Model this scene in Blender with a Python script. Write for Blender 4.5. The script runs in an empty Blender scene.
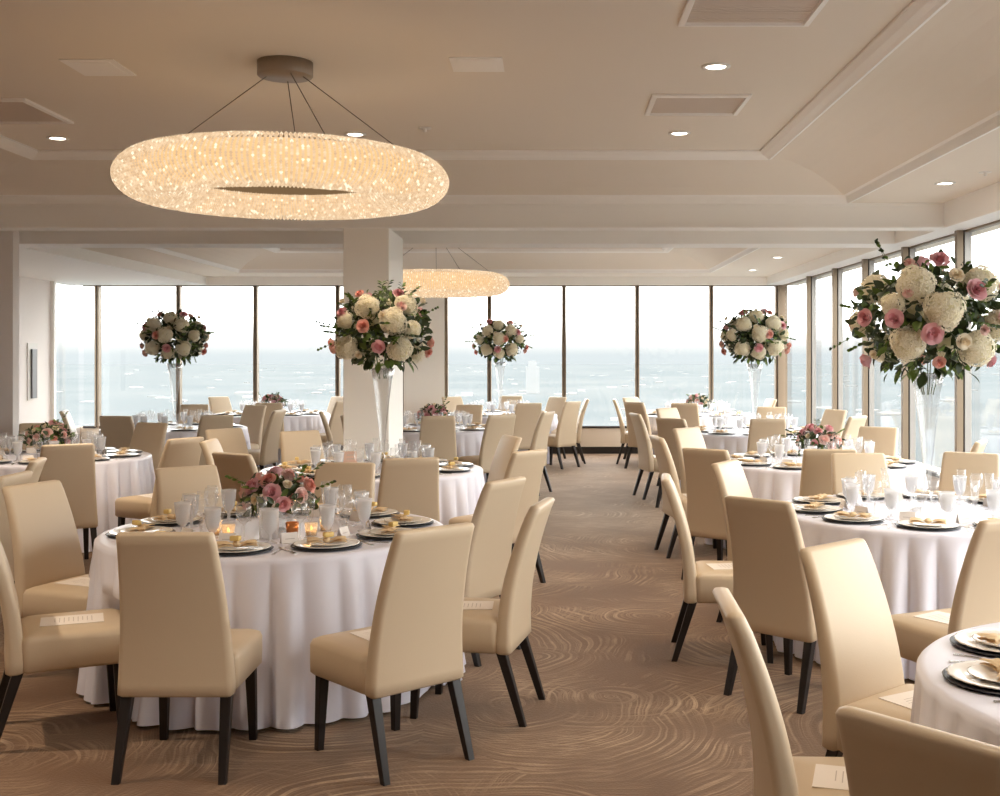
import bpy, math, random
from math import pi, sin, cos, sqrt, atan2, radians, exp
from mathutils import Vector, Matrix

scene = bpy.context.scene
COL = scene.collection
random.seed(7)
H = 1.66                                   # eye height

# ------------------------------------------------------------------ materials
def lin(c):
    return tuple((x / 255 / 12.92) if x / 255 <= .04045 else ((x / 255 + .055) / 1.055) ** 2.4 for x in c) + (1,)

def mat(name, rgb, rough=.6, metal=0, spec=.5, bump=0, bscale=60, noise=0, nscale=4, sheen=0, coat=0, sss=0):
    m = bpy.data.materials.new(name); m.use_nodes = True
    nt = m.node_tree; b = nt.nodes['Principled BSDF']
    col = lin(rgb)
    b.inputs['Base Color'].default_value = col
    b.inputs['Roughness'].default_value = rough
    b.inputs['Metallic'].default_value = metal
    b.inputs['Specular IOR Level'].default_value = spec
    b.inputs['Sheen Weight'].default_value = sheen
    b.inputs['Coat Weight'].default_value = coat
    tc = nt.nodes.new('ShaderNodeTexCoord')
    if noise:
        n = nt.nodes.new('ShaderNodeTexNoise'); n.inputs['Scale'].default_value = nscale
        n.inputs['Detail'].default_value = 4
        mx = nt.nodes.new('ShaderNodeMix'); mx.data_type = 'RGBA'
        mx.inputs['A'].default_value = tuple(x * (1 - noise) for x in col[:3]) + (1,)
        mx.inputs['B'].default_value = tuple(min(1, x * (1 + noise)) for x in col[:3]) + (1,)
        nt.links.new(tc.outputs['Object'], n.inputs['Vector'])
        nt.links.new(n.outputs['Fac'], mx.inputs['Factor'])
        nt.links.new(mx.outputs['Result'], b.inputs['Base Color'])
    if bump:
        n2 = nt.nodes.new('ShaderNodeTexNoise'); n2.inputs['Scale'].default_value = bscale
        n2.inputs['Detail'].default_value = 3
        bp = nt.nodes.new('ShaderNodeBump'); bp.inputs['Strength'].default_value = bump
        bp.inputs['Distance'].default_value = .01
        nt.links.new(tc.outputs['Object'], n2.inputs['Vector'])
        nt.links.new(n2.outputs['Fac'], bp.inputs['Height'])
        nt.links.new(bp.outputs['Normal'], b.inputs['Normal'])
    return m

def emis(name, rgb, s):
    m = bpy.data.materials.new(name); m.use_nodes = True
    nt = m.node_tree; nt.nodes.clear()
    e = nt.nodes.new('ShaderNodeEmission'); e.inputs[0].default_value = lin(rgb); e.inputs[1].default_value = s
    o = nt.nodes.new('ShaderNodeOutputMaterial'); nt.links.new(e.outputs[0], o.inputs[0])
    return m

def thin_glass(name, tint=(1, 1, 1), f0=.04, edge=.6, frost=0, power=4):
    """clear sheet or thin-walled glass: lets light straight through, reflects more at grazing angles"""
    m = bpy.data.materials.new(name); m.use_nodes = True
    nt = m.node_tree; nt.nodes.clear(); N = nt.nodes.new; L = nt.links.new
    o = N('ShaderNodeOutputMaterial'); t = N('ShaderNodeBsdfTransparent'); t.inputs[0].default_value = tint + (1,)
    g = N('ShaderNodeBsdfGlossy'); g.inputs['Roughness'].default_value = .03
    lw = N('ShaderNodeLayerWeight'); lw.inputs['Blend'].default_value = .5
    p = N('ShaderNodeMath'); p.operation = 'POWER'; p.inputs[1].default_value = power
    mp = N('ShaderNodeMapRange'); mp.inputs['To Min'].default_value = f0; mp.inputs['To Max'].default_value = edge
    L(lw.outputs['Facing'], p.inputs[0]); L(p.outputs[0], mp.inputs['Value'])
    mx = N('ShaderNodeMixShader'); L(mp.outputs[0], mx.inputs[0]); L(t.outputs[0], mx.inputs[1]); L(g.outputs[0], mx.inputs[2])
    last = mx
    if frost:
        d = N('ShaderNodeBsdfDiffuse'); d.inputs[0].default_value = (.95, .95, .96, 1)
        tl = N('ShaderNodeBsdfTranslucent'); tl.inputs[0].default_value = (.95, .95, .96, 1)
        ms = N('ShaderNodeMixShader'); ms.inputs[0].default_value = .6
        L(d.outputs[0], ms.inputs[1]); L(tl.outputs[0], ms.inputs[2])
        m2 = N('ShaderNodeMixShader'); m2.inputs[0].default_value = frost
        L(last.outputs[0], m2.inputs[1]); L(ms.outputs[0], m2.inputs[2]); last = m2
    L(last.outputs[0], o.inputs[0])
    return m

M = {}
M['ceil'] = mat('ceiling_paint', (234, 225, 212), .85, bump=.02, bscale=40)
M['trimp'] = mat('trim_paint', (248, 245, 240), .55)
M['wall'] = mat('wall_paint', (244, 238, 234), .8)
M['colp'] = mat('column_paint', (248, 244, 236), .7)
M['apron'] = mat('apron_panel', (222, 208, 190), .6)
M['black'] = mat('black_base', (30, 22, 18), .5)
M['bronze'] = mat('bronze_mullion', (136, 119, 99), .42, metal=.3)
M['groove'] = mat('mullion_gasket', (38, 28, 24), .7)
M['alu'] = mat('pale_aluminium', (160, 155, 150), .4, metal=.4)
M['glass'] = thin_glass('window_glass', (.97, .985, .985), .03, .5)
M['leather'] = mat('cream_leather', (206, 186, 158), .42, spec=.45, bump=.04, bscale=180, noise=.03, nscale=2)
M['darkwood'] = mat('espresso_wood', (26, 17, 14), .45, noise=.2, nscale=20)
M['cloth'] = mat('satin_cloth', (233, 233, 246), .36, spec=.55, bump=.03, bscale=25)
M['mat'] = mat('navy_charger', (22, 22, 32), .35, spec=.6)
M['china'] = mat('white_china', (238, 232, 224), .18, spec=.6)
M['china2'] = mat('ivory_china', (232, 224, 212), .18, spec=.6)
M['napkin'] = mat('champagne_napkin', (226, 200, 160), .7, bump=.05, bscale=80)
M['gold'] = mat('gold_ribbon', (226, 196, 122), .45, metal=.1)
M['copper'] = mat('copper_votive', (200, 130, 80), .3, metal=.8)
M['steel'] = mat('cutlery_steel', (200, 196, 190), .2, metal=1)
M['paper'] = mat('card_paper', (240, 232, 224), .8)
M['paper_pink'] = mat('blush_paper', (226, 190, 168), .8)
M['ink'] = mat('card_ink', (196, 184, 176), .8)
M['gob'] = thin_glass('goblet_glass', (.99, .99, .99), .06, .75, frost=.34, power=2.5)
M['wine'] = thin_glass('wine_glass', (.99, .99, .99), .05, .8, frost=.07, power=2.5)
M['water'] = thin_glass('iced_water', (1, 1, 1), .08, .5, frost=.8)
M['vase'] = thin_glass('vase_glass', (.98, .985, .985), .06, .85, frost=.05, power=2)
M['nickel'] = mat('brushed_nickel', (158, 142, 126), .4, metal=.5, noise=.08, nscale=30)
M['cable'] = mat('steel_cable', (105, 92, 80), .4, metal=.7)
M['vent'] = mat('vent_plate', (222, 210, 198), .6)
M['leaf'] = mat('dark_leaf', (52, 66, 34), .45, noise=.35, nscale=9)
M['leaf2'] = mat('fresh_leaf', (96, 118, 52), .45, noise=.25, nscale=9)
M['hyd'] = mat('hydrangea_petal', (244, 238, 220), .7, noise=.06, nscale=20)
M['hydg'] = mat('hydrangea_eye', (226, 218, 180), .7)
M['pink'] = mat('pink_rose', (232, 186, 190), .6, noise=.1, nscale=30)
M['blush'] = mat('blush_rose', (240, 212, 204), .6, noise=.08, nscale=30)
M['coral'] = mat('coral_rose', (236, 186, 172), .6, noise=.1, nscale=30)
M['ivory'] = mat('ivory_rose', (242, 232, 212), .6)
M['stem'] = mat('green_stem', (86, 104, 52), .5)
M['lamp'] = emis('downlight_glow', (255, 244, 228), 6)
M['flame'] = emis('candle_glow', (255, 190, 100), 1.8)
M['wax'] = mat('candle_wax', (250, 225, 180), .5)
M['votive'] = thin_glass('votive_glass', (1, .93, .82), .06, .6, frost=.18)
M['white'] = mat('white_plastic', (235, 232, 226), .5)

for k_, f_ in (('hyd', .5), ('hydg', .2), ('pink', .3), ('blush', .35), ('coral', .3), ('ivory', .35), ('leaf', .12), ('leaf2', .3), ('cloth', .0)):
    if not f_: continue
    nt_ = M[k_].node_tree; pb = nt_.nodes['Principled BSDF']; om = nt_.nodes['Material Output']
    tl_ = nt_.nodes.new('ShaderNodeBsdfTranslucent'); mx_ = nt_.nodes.new('ShaderNodeMixShader'); mx_.inputs[0].default_value = f_
    src = pb.inputs['Base Color'].links[0].from_socket if pb.inputs['Base Color'].links else None
    if src: nt_.links.new(src, tl_.inputs[0])
    else: tl_.inputs[0].default_value = pb.inputs['Base Color'].default_value
    nt_.links.new(pb.outputs[0], mx_.inputs[1]); nt_.links.new(tl_.outputs[0], mx_.inputs[2]); nt_.links.new(mx_.outputs[0], om.inputs[0])

def bead_mat():
    m = bpy.data.materials.new('crystal_beads'); m.use_nodes = True
    nt = m.node_tree; nt.nodes.clear(); N = nt.nodes.new; L = nt.links.new
    o = N('ShaderNodeOutputMaterial'); g = N('ShaderNodeNewGeometry')
    r = N('ShaderNodeValToRGB'); e = r.color_ramp
    e.elements[0].position = 0; e.elements[0].color = (.74, .50, .29, 1)
    e.elements[1].position = 1; e.elements[1].color = (1.45, 1.2, .88, 1)
    k = e.elements.new(.88); k.color = (.98, .72, .46, 1)
    L(g.outputs['Random Per Island'], r.inputs[0])  # random emission per bead paints the crystal sparkle
    em = N('ShaderNodeEmission'); em.inputs[1].default_value = .49; L(r.outputs[0], em.inputs[0])
    gl = N('ShaderNodeBsdfGlossy'); gl.inputs['Roughness'].default_value = .12; gl.inputs[0].default_value = (.9, .85, .8, 1)
    mx = N('ShaderNodeMixShader'); mx.inputs[0].default_value = .18
    L(em.outputs[0], mx.inputs[1]); L(gl.outputs[0], mx.inputs[2]); L(mx.outputs[0], o.inputs[0])
    return m
M['bead'] = bead_mat()

def carpet_mat():
    m = bpy.data.materials.new('swirl_carpet'); m.use_nodes = True
    nt = m.node_tree; b = nt.nodes['Principled BSDF']; N = nt.nodes.new; L = nt.links.new
    b.inputs['Roughness'].default_value = .75; b.inputs['Specular IOR Level'].default_value = .3
    b.inputs['Sheen Weight'].default_value = .35; b.inputs['Sheen Tint'].default_value = (1, .83, .66, 1); b.inputs['Sheen Roughness'].default_value = .45
    tc = N('ShaderNodeTexCoord')
    def math_(op, a, bb=None):
        n = N('ShaderNodeMath'); n.operation = op
        for i, v in enumerate((a, bb)):
            if v is None: continue
            if isinstance(v, (int, float)): n.inputs[i].default_value = v
            else: L(v, n.inputs[i])
        return n.outputs[0]
    def arcs(scale, off, freq, seed):
        mp = N('ShaderNodeMapping'); mp.inputs['Location'].default_value = off
        L(tc.outputs['Object'], mp.inputs['Vector'])
        nz = N('ShaderNodeTexNoise'); nz.inputs['Scale'].default_value = 1.3; nz.inputs['Detail'].default_value = 1
        L(mp.outputs[0], nz.inputs['Vector'])
        sc = N('ShaderNodeVectorMath'); sc.operation = 'SCALE'; sc.inputs['Scale'].default_value = .3
        L(nz.outputs['Color'], sc.inputs[0])
        ad = N('ShaderNodeVectorMath'); ad.operation = 'ADD'; L(mp.outputs[0], ad.inputs[0]); L(sc.outputs[0], ad.inputs[1])
        v = N('ShaderNodeTexVoronoi'); v.voronoi_dimensions = '2D'; v.feature = 'F1'; v.inputs['Scale'].default_value = scale
        L(ad.outputs[0], v.inputs['Vector'])
        sep = N('ShaderNodeSeparateColor'); L(v.outputs['Color'], sep.inputs[0])
        # arcs centred on a far off-centre point of each cell: distance to (cell point + random shift)
        sh = N('ShaderNodeVectorMath'); sh.operation = 'SUBTRACT'; L(v.outputs['Color'], sh.inputs[0]); sh.inputs[1].default_value = (.5, .5, .5)
        sh2 = N('ShaderNodeVectorMath'); sh2.operation = 'SCALE'; sh2.inputs['Scale'].default_value = 1.1 / scale; L(sh.outputs[0], sh2.inputs[0])
        pc = N('ShaderNodeVectorMath'); pc.operation = 'ADD'; L(v.outputs['Position'], pc.inputs[0]); L(sh2.outputs[0], pc.inputs[1])
        flat = N('ShaderNodeVectorMath'); flat.operation = 'MULTIPLY'; flat.inputs[1].default_value = (1, 1, 0); L(pc.outputs[0], flat.inputs[0])
        flat2 = N('ShaderNodeVectorMath'); flat2.operation = 'MULTIPLY'; flat2.inputs[1].default_value = (1, 1, 0); L(ad.outputs[0], flat2.inputs[0])
        ds = N('ShaderNodeVectorMath'); ds.operation = 'DISTANCE'; L(flat.outputs[0], ds.inputs[0]); L(flat2.outputs[0], ds.inputs[1])
        n2 = N('ShaderNodeTexNoise'); n2.inputs['Scale'].default_value = 3.2; L(mp.outputs[0], n2.inputs['Vector'])
        ph = math_('ADD', math_('MULTIPLY', ds.outputs['Value'], freq), math_('MULTIPLY', n2.outputs['Fac'], 2.2))
        st = N('ShaderNodeTexNoise'); st.noise_dimensions = '1D'; st.inputs['Scale'].default_value = 1; st.inputs['Detail'].default_value = 2.5; st.inputs['Roughness'].default_value = .7
        L(math_('ADD', ph, math_('MULTIPLY', sep.outputs[0], 90)), st.inputs['W'])
        s = math_('SUBTRACT', st.outputs['Fac'], .5)
        n3 = N('ShaderNodeTexNoise'); n3.inputs['Scale'].default_value = 1.7; n3.inputs['Detail'].default_value = 2
        mp3 = N('ShaderNodeMapping'); mp3.inputs['Location'].default_value = (seed, 3, 0); L(tc.outputs['Object'], mp3.inputs[0]); L(mp3.outputs[0], n3.inputs['Vector'])
        mk = N('ShaderNodeMapRange'); mk.inputs['From Min'].default_value = .43; mk.inputs['From Max'].default_value = .66; L(n3.outputs['Fac'], mk.inputs['Value'])
        w = N('ShaderNodeMapRange'); w.inputs['From Min'].default_value = -.05; w.inputs['From Max'].default_value = .16; L(s, w.inputs['Value'])
        return math_('MULTIPLY', w.outputs[0], mk.outputs[0])
    a1 = arcs(.75, (0, 0, 0), 30, 11); a2 = arcs(1.15, (7.3, 2.1, 0), 40, 31)
    mxm = math_('MAXIMUM', a1, a2)
    fine = N('ShaderNodeTexNoise'); fine.inputs['Scale'].default_value = 90; fine.inputs['Detail'].default_value = 3; L(tc.outputs['Object'], fine.inputs['Vector'])
    fac = math_('MULTIPLY', mxm, math_('ADD', fine.outputs['Fac'], .28))
    big = N('ShaderNodeTexNoise'); big.inputs['Scale'].default_value = .8; L(tc.outputs['Object'], big.inputs['Vector'])
    bc = N('ShaderNodeMix'); bc.data_type = 'RGBA'; L(big.outputs['Fac'], bc.inputs['Factor'])
    bc.inputs['A'].default_value = lin((86, 58, 36)); bc.inputs['B'].default_value = lin((112, 80, 54))
    patch = N('ShaderNodeTexNoise'); patch.inputs['Scale'].default_value = 9; patch.inputs['Detail'].default_value = 4; L(tc.outputs['Object'], patch.inputs['Vector'])
    fac = math_('MULTIPLY', fac, math_('MULTIPLY', patch.outputs['Fac'], 1.9))
    mx = N('ShaderNodeMix'); mx.data_type = 'RGBA'; L(fac, mx.inputs['Factor'])
    L(bc.outputs['Result'], mx.inputs['A']); mx.inputs['B'].default_value = lin((184, 156, 126))
    L(mx.outputs['Result'], b.inputs['Base Color'])
    bp = N('ShaderNodeBump'); bp.inputs['Strength'].default_value = .25; bp.inputs['Distance'].default_value = .01
    L(fine.outputs['Fac'], bp.inputs['Height']); L(bp.outputs[0], b.inputs['Normal'])
    return m
M['carpet'] = carpet_mat()

# ------------------------------------------------------------------ mesh collector
class MB:
    def __init__(s): s.v = []; s.f = []; s.mi = []; s.sm = []
    def add(s, vs, fs, mi=0, smooth=True):
        b = len(s.v); s.v += [tuple(p) for p in vs]
        for f in fs: s.f.append(tuple(b + i for i in f)); s.mi.append(mi); s.sm.append(smooth)
        return s
    def box(s, x0, x1, y0, y1, z0, z1, mi=0):
        v = [(x, y, z) for z in (z0, z1) for y in (y0, y1) for x in (x0, x1)]
        return s.add(v, [(0, 2, 3, 1), (4, 5, 7, 6), (0, 1, 5, 4), (2, 6, 7, 3), (0, 4, 6, 2), (1, 3, 7, 5)], mi, False)
    def loops(s, L, mi=0, caps=True, smooth=True, closed=True):
        n = len(L[0]); v = [p for l in L for p in l]; f = []
        for i in range(len(L) - 1):
            for j in range(n if closed else n - 1):
                k = (j + 1) % n
                f.append((i * n + j, i * n + k, (i + 1) * n + k, (i + 1) * n + j))
        if caps: f.append(tuple(range(n - 1, -1, -1))); f.append(tuple((len(L) - 1) * n + j for j in range(n)))
        return s.add(v, f, mi, smooth)
    def lathe(s, prof, n=24, mi=0, c=(0, 0, 0), caps=False, smooth=True, wob=None):
        L = []
        for i, (r, z) in enumerate(prof):
            L.append([(c[0] + r * (wob(i, 2 * pi * j / n) if wob else 1) * cos(2 * pi * j / n), c[1] + r * (wob(i, 2 * pi * j / n) if wob else 1) * sin(2 * pi * j / n), c[2] + z) for j in range(n)])
        return s.loops(L, mi, caps, smooth)
    def tube(s, pts, r, n=8, mi=0):
        pts = [Vector(p) for p in pts]; L = []
        for i, p in enumerate(pts):
            d = (pts[min(i + 1, len(pts) - 1)] - pts[max(i - 1, 0)]).normalized()
            a = d.cross(Vector((0, 0, 1)));  a = a if a.length > .05 else d.cross(Vector((1, 0, 0)))
            a.normalize(); b = d.cross(a); rr = r[i] if isinstance(r, (list, tuple)) else r
            L.append([p + rr * (cos(2 * pi * j / n) * a + sin(2 * pi * j / n) * b) for j in range(n)])
        return s.loops(L, mi, True)
    def mesh(s, name, mats):
        me = bpy.data.meshes.new(name); me.from_pydata(s.v, [], s.f)
        for m in mats: me.materials.append(m)
        me.polygons.foreach_set('material_index', s.mi); me.polygons.foreach_set('use_smooth', s.sm)
        me.update(); return me

def link(name, me, parent=None, loc=None, rz=None):
    o = bpy.data.objects.new(name, me); COL.objects.link(o)
    if parent: o.parent = parent
    if loc: o.location = loc
    if rz is not None: o.rotation_euler = (0, 0, rz)
    return o
def tag(o, label, cat, group=None, kind=None):
    o['label'] = label; o['category'] = cat
    if group: o['group'] = group
    if kind: o['kind'] = kind
    return o
def struct(name, mb, mats, parent=None):
    o = link(name, mb.mesh(name, mats), parent)
    if not parent: o['kind'] = 'structure'
    return o
def dup(root, loc, rz=0, scale=None):
    r = root.copy(); COL.objects.link(r); r.location = loc; r.rotation_euler = (0, 0, rz)
    if scale: r.scale = (scale,) * 3
    for ch in list(root.children):
        c = ch.copy(); COL.objects.link(c); c.parent = r
        for g in list(ch.children):
            d = g.copy(); COL.objects.link(d); d.parent = c
    return r

def rrect(w, d, cx, cy, z, r, k=4, rot=0):
    """rounded rectangle loop in the XY plane"""
    pts = []
    for sx, sy, a0 in ((1, 1, 0), (-1, 1, pi / 2), (-1, -1, pi), (1, -1, 3 * pi / 2)):
        for i in range(k + 1):
            a = a0 + pi / 2 * i / k
            pts.append((cx + sx * (w / 2 - r) + r * cos(a), cy + sy * (d / 2 - r) + r * sin(a), z))
    return pts

# ------------------------------------------------------------------ room shell
XL, XR, YF, YB = -7.91, 3.92, -4.0, 19.36
ZS, Z1, Z2 = 2.83, 3.06, 2.97               # soffit underside, bay ceilings

fl = MB(); fl.add([(XL - .2, YF - .2, 0), (XR + .2, YF - .2, 0), (XR + .2, YB + .2, 0), (XL - .2, YB + .2, 0)], [(0, 1, 2, 3)])
fl.box(XL - .2, XR + .2, YF - .2, YB + .2, -.3, -.001)
struct('floor', fl, [M['carpet']])

def ring(mb, x0, x1, y0, y1, prof, mi=0):
    """profile of (inset, z) swept round a rectangle with mitred corners"""
    L = [[(x0 + i, y0 + i, z), (x1 - i, y0 + i, z), (x1 - i, y1 - i, z), (x0 + i, y1 - i, z)] for i, z in prof]
    mb.loops(L, mi, caps=False, smooth=False)

def tray(mb, x0, x1, y0, y1, k, zlow, zlip, zmold, ztop):
    cove = [(0.0, zlip), (.0, zlip + .0)]
    for i in range(9):
        t = i / 8
        cove.append((.05 + (k - .05) * t, zlip - .03 + (zmold - zlip + .03) * (1 - (1 - t) ** 2.2)))
    ring(mb, x0, x1, y0, y1, cove[2:])
    xa, xb, ya, yb = x0 + k, x1 - k, y0 + k, y1 - k
    ring(mb, x0, x1, y0, y1, [(k, zmold), (k + .05, ztop)])
    mb.add([(xa, ya, ztop), (xb, ya, ztop), (xb, yb, ztop), (xa, yb, ztop)], [(3, 2, 1, 0)], 0, False)

def flat_frame(mb, X0, X1, Y0, Y1, x0, x1, y0, y1, z, zt=None):
    for a, b, c, d in ((X0, X1, Y0, y0), (X0, X1, y1, Y1), (X0, x0, y0, y1), (x1, X1, y0, y1)):
        mb.add([(a, c, z), (b, c, z), (b, d, z), (a, d, z)], [(3, 2, 1, 0)], 0, False)

T1R = (-5.16, 2.69, -2.6, 10.39); T2R = (-4.85, 2.5, 13.25, 17.9)
cm = MB()
tray(cm, *T1R, .86, Z1, 3.13, 3.31, 3.34)
flat_frame(cm, XL, XR, YF, 12.4, *T1R, Z1)
ring(cm, *T1R, [(0, Z1), (0, 3.10), (.05, 3.10)])
tray(cm, *T2R, .74, Z2, 3.02, 3.21, 3.24)
flat_frame(cm, XL, XR, 12.4, YB, *T2R, Z2)
ring(cm, *T2R, [(0, Z2), (0, 2.99), (.05, 2.99)])
cm.box(XL - .2, XR + .2, YF - .2, YB + .2, 3.5, 3.7)
struct('ceiling', cm, [M['ceil']])

def molding(name, x0, x1, y0, y1, prof, m='trimp'):
    mb = MB(); ring(mb, x0, x1, y0, y1, prof + [prof[0]]); return struct(name, mb, [M[m]])
molding('trim_1', *T1R, [(-.035, Z1 - .002), (-.035, Z1 - .022), (-.01, Z1 - .03), (0.0, Z1 - .03), (.012, 3.06), (.02, 3.09), (.045, 3.10), (.045, 3.135), (.02, 3.135), (-.01, 3.07)])
x0, x1, y0, y1 = T1R; k = .86
molding('trim_2', x0 + k, x1 - k, y0 + k, y1 - k, [(-.01, 3.325), (-.01, 3.285), (.02, 3.272), (.04, 3.285), (.075, 3.30), (.11, 3.325), (.11, 3.345)])
molding('trim_3', *T2R, [(-.035, Z2 - .002), (-.035, Z2 - .022), (0.0, Z2 - .03), (.02, 2.98), (.045, 2.995), (.045, 3.03), (.0, 3.0)])
x0, x1, y0, y1 = T2R; k = .74
molding('trim_4', x0 + k, x1 - k, y0 + k, y1 - k, [(-.01, 3.225), (-.01, 3.19), (.02, 3.18), (.075, 3.20), (.1, 3.225), (.1, 3.25)])

# beams and perimeter soffits
def beam(name, x0, x1, y0, y1, z0, z1):
    mb = MB(); mb.box(x0, x1, y0, y1, z0, z1)
    return struct(name, mb, [M['trimp']])
beam('beam_1', XL, 3.63, 10.6, 10.82, ZS, Z1 + .02)
beam('beam_2', XL, 3.63, 12.1, 12.55, ZS, Z1 + .02)
beam('soffit_beam_1', 3.63, XR - .005, YF, YB - .01, ZS, Z1 + .02)
beam('soffit_beam_2', XL, -5.75, 12.56, YB - .01, ZS, Z2 + .02)
bm = MB(); bm.box(-5.75, 3.63, YB - .12, YB - .01, ZS, Z2 + .02); struct('soffit_beam_3', bm, [M['trimp']])
# slim step mouldings on beam faces
mb = MB(); mb.box(XL, 3.63, 10.575, 10.6, ZS, ZS + .02); mb.box(XL, 3.63, 10.585, 10.6, Z1 - .025, Z1)
struct('trim_5', mb, [M['trimp']])

# square column
mb = MB(); L = [rrect(.424, 1.0, -1.696, 11.11, z, .006, 1) for z in (0, ZS + .001)]; mb.loops(L, 0, False, False)
struct('column_1', mb, [M['colp']])
mb = MB(); mb.box(-1.925, -1.467, 10.59, 11.63, 0, .11); struct('baseboard_column', mb, [M['black']])
# wall stub on the far side of the bay
mb = MB(); mb.box(XL, -5.54, 11.86, 12.0, 0, Z1); struct('wall_stub', mb, [M['wall']])
mb = MB(); mb.box(XL, -5.53, 11.845, 11.86, 0, .11); struct('baseboard_stub', mb, [M['black']])
# side wall (towards the room core), with a window bay near the far corner
mb = MB(); mb.box(XL - .2, XL, YF, 18.25, 0, Z1); mb.box(XL - .2, XL, 18.25, YB, 0, .45); mb.box(XL - .2, XL, 18.25, YB, ZS, Z1)
struct('wall_left', mb, [M['wall']])
mb = MB(); mb.box(XL, XL + .015, YF, 18.25, 0, .11); struct('baseboard_left', mb, [M['black']])
# window aprons
mb = MB(); mb.box(XL, XR, YB, YB + .25, 0, .45); mb.box(XL, XR, YB, YB + .25, ZS, 3.5); struct('wall_back', mb, [M['apron']])
mb = MB(); mb.box(XL, XR, YB - .015, YB, 0, .115); struct('baseboard_back', mb, [M['black']])
mb = MB(); mb.box(XR, XR + .25, YF, YB, 0, .45); mb.box(XR, XR + .25, YF, YB, ZS, 3.5); mb.box(XR, XR + .25, YF, -.58, .45, ZS); struct('wall_right', mb, [M['apron']])
mb = MB(); mb.box(XR - .015, XR, YF, YB, 0, .115); struct('baseboard_right', mb, [M['black']])
# rear wall behind the viewer, unseen and without windows
mb = MB(); mb.box(XL, XR, YF - .2, YF, 0, 3.5)
struct('wall_rear', mb, [M['wall']])

# windows: each is a frame (mullion, head, sill) with a glass pane
nwin = [0]
def win_back(xa, xb, first=False):
    nwin[0] += 1
    w = .034
    f = MB()
    f.box(xb - w, xb + w, YB - .06, YB + .06, .45, ZS, 0)
    f.box(xb - .006, xb + .006, YB - .066, YB - .06, .45, ZS, 1)
    if first: f.box(xa - w, xa + w, YB - .06, YB + .06, .45, ZS, 0)
    f.box(xa + w, xb - w, YB - .03, YB + .03, .43, .465, 1); f.box(xa + w, xb - w, YB - .03, YB + .03, ZS - .02, ZS, 0)
    o = struct('window_%d' % nwin[0], f, [M['bronze'], M['groove']])
    g = MB(); g.box(xa + w, xb - w, YB + .02, YB + .028, .465, ZS - .02)
    struct('pane', g, [M['glass']], o)
bx = [-7.89, -7.61, -6.245, -4.95, -3.57]
for i in range(4): win_back(bx[i], bx[i + 1])
bx = [-1.75, -1.02, .235, 1.465, 2.71, 3.82]
for i in range(5): win_back(bx[i], bx[i + 1], i == 0)
win_back(-3.57, -2.45)
mb = MB(); mb.box(-2.45, -1.77, YB - .1, YB + .2, .45, ZS); struct('wall_pier', mb, [M['colp']])

def win_right(ya, yb):
    nwin[0] += 1; w = .035
    f = MB()
    f.box(XR - .105, XR - .048, ya - w, ya + w, .45, ZS, 0)
    f.box(XR - .048, XR - .032, ya - w + .012, ya + w - .012, .45, ZS, 1)
    f.box(XR - .032, XR + .03, ya - w, ya + w, .45, ZS, 2)
    f.box(XR - .03, XR + .03, ya + w, yb - w, .43, .465, 1); f.box(XR - .03, XR + .03, ya + w, yb - w, ZS - .02, ZS, 0)
    o = struct('window_%d' % nwin[0], f, [M['bronze'], M['groove'], M['alu']])
    g = MB(); g.box(XR + .0, XR + .008, ya + w, yb - w, .465, ZS - .02)
    struct('pane', g, [M['glass']], o)
ys = [19.2, 17.1, 15.54, 14.04, 12.46, 10.81, 9.17, 7.55, 5.93, 4.31, 2.69, 1.07, -.55]
for i in range(len(ys) - 1): win_right(ys[i + 1], ys[i])
# corner post, and the side-wall window by the far corner
mb = MB(); mb.box(XR - .1, XR + .05, YB - .12, YB + .03, .45, ZS); struct('trim_6', mb, [M['bronze']])
nwin[0] += 1
f = MB(); f.box(XL - .03, XL + .06, 18.2, 18.28, .45, ZS, 0); f.box(XL - .03, XL + .03, 18.28, YB - .06, .43, .465, 0)
o = struct('window_%d' % nwin[0], f, [M['trimp']])
g = MB(); g.box(XL - .008, XL, 18.28, YB - .06, .465, ZS); struct('pane', g, [M['glass']], o)
# outside: land far below the tower, and the town on it
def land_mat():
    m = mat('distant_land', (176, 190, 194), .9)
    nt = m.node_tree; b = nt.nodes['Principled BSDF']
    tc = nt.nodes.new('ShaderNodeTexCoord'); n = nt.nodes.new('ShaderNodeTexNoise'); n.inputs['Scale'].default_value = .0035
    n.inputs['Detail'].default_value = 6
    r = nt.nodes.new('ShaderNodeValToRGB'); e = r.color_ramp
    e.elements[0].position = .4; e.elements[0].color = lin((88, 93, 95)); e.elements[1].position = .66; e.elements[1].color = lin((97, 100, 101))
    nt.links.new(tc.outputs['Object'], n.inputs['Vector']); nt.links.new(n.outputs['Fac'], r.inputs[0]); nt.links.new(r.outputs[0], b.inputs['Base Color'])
    b.inputs['Specular IOR Level'].default_value = 0
    return m
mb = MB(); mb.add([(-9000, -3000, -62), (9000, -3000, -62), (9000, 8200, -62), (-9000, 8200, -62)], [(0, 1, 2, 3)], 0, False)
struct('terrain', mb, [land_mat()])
town = MB(); rnd = random.Random(5)
for i in range(420):
    d = 600 + 5200 * rnd.random() ** 1.2; a = radians(rnd.uniform(-38, 62))
    x, y = d * sin(a), d * cos(a)
    w, l, h = rnd.uniform(4, 13), rnd.uniform(4, 12), rnd.uniform(1, 3)
    town.box(x - w, x + w, y - l, y + l, -62, -62 + h, rnd.choice((0, 0, 1, 2, 2)))
o = link('distant_town', town.mesh('distant_town', [mat('pale_block', (136, 137, 136), .8), mat('roof_block', (126, 126, 126), .8), mat('grove_block', (118, 120, 120), .9)]))  # block tones kept near the land's, painting distance haze into them
tag(o, 'hazy scatter of pale low buildings and groves far below the windows', 'town', kind='stuff')
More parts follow.
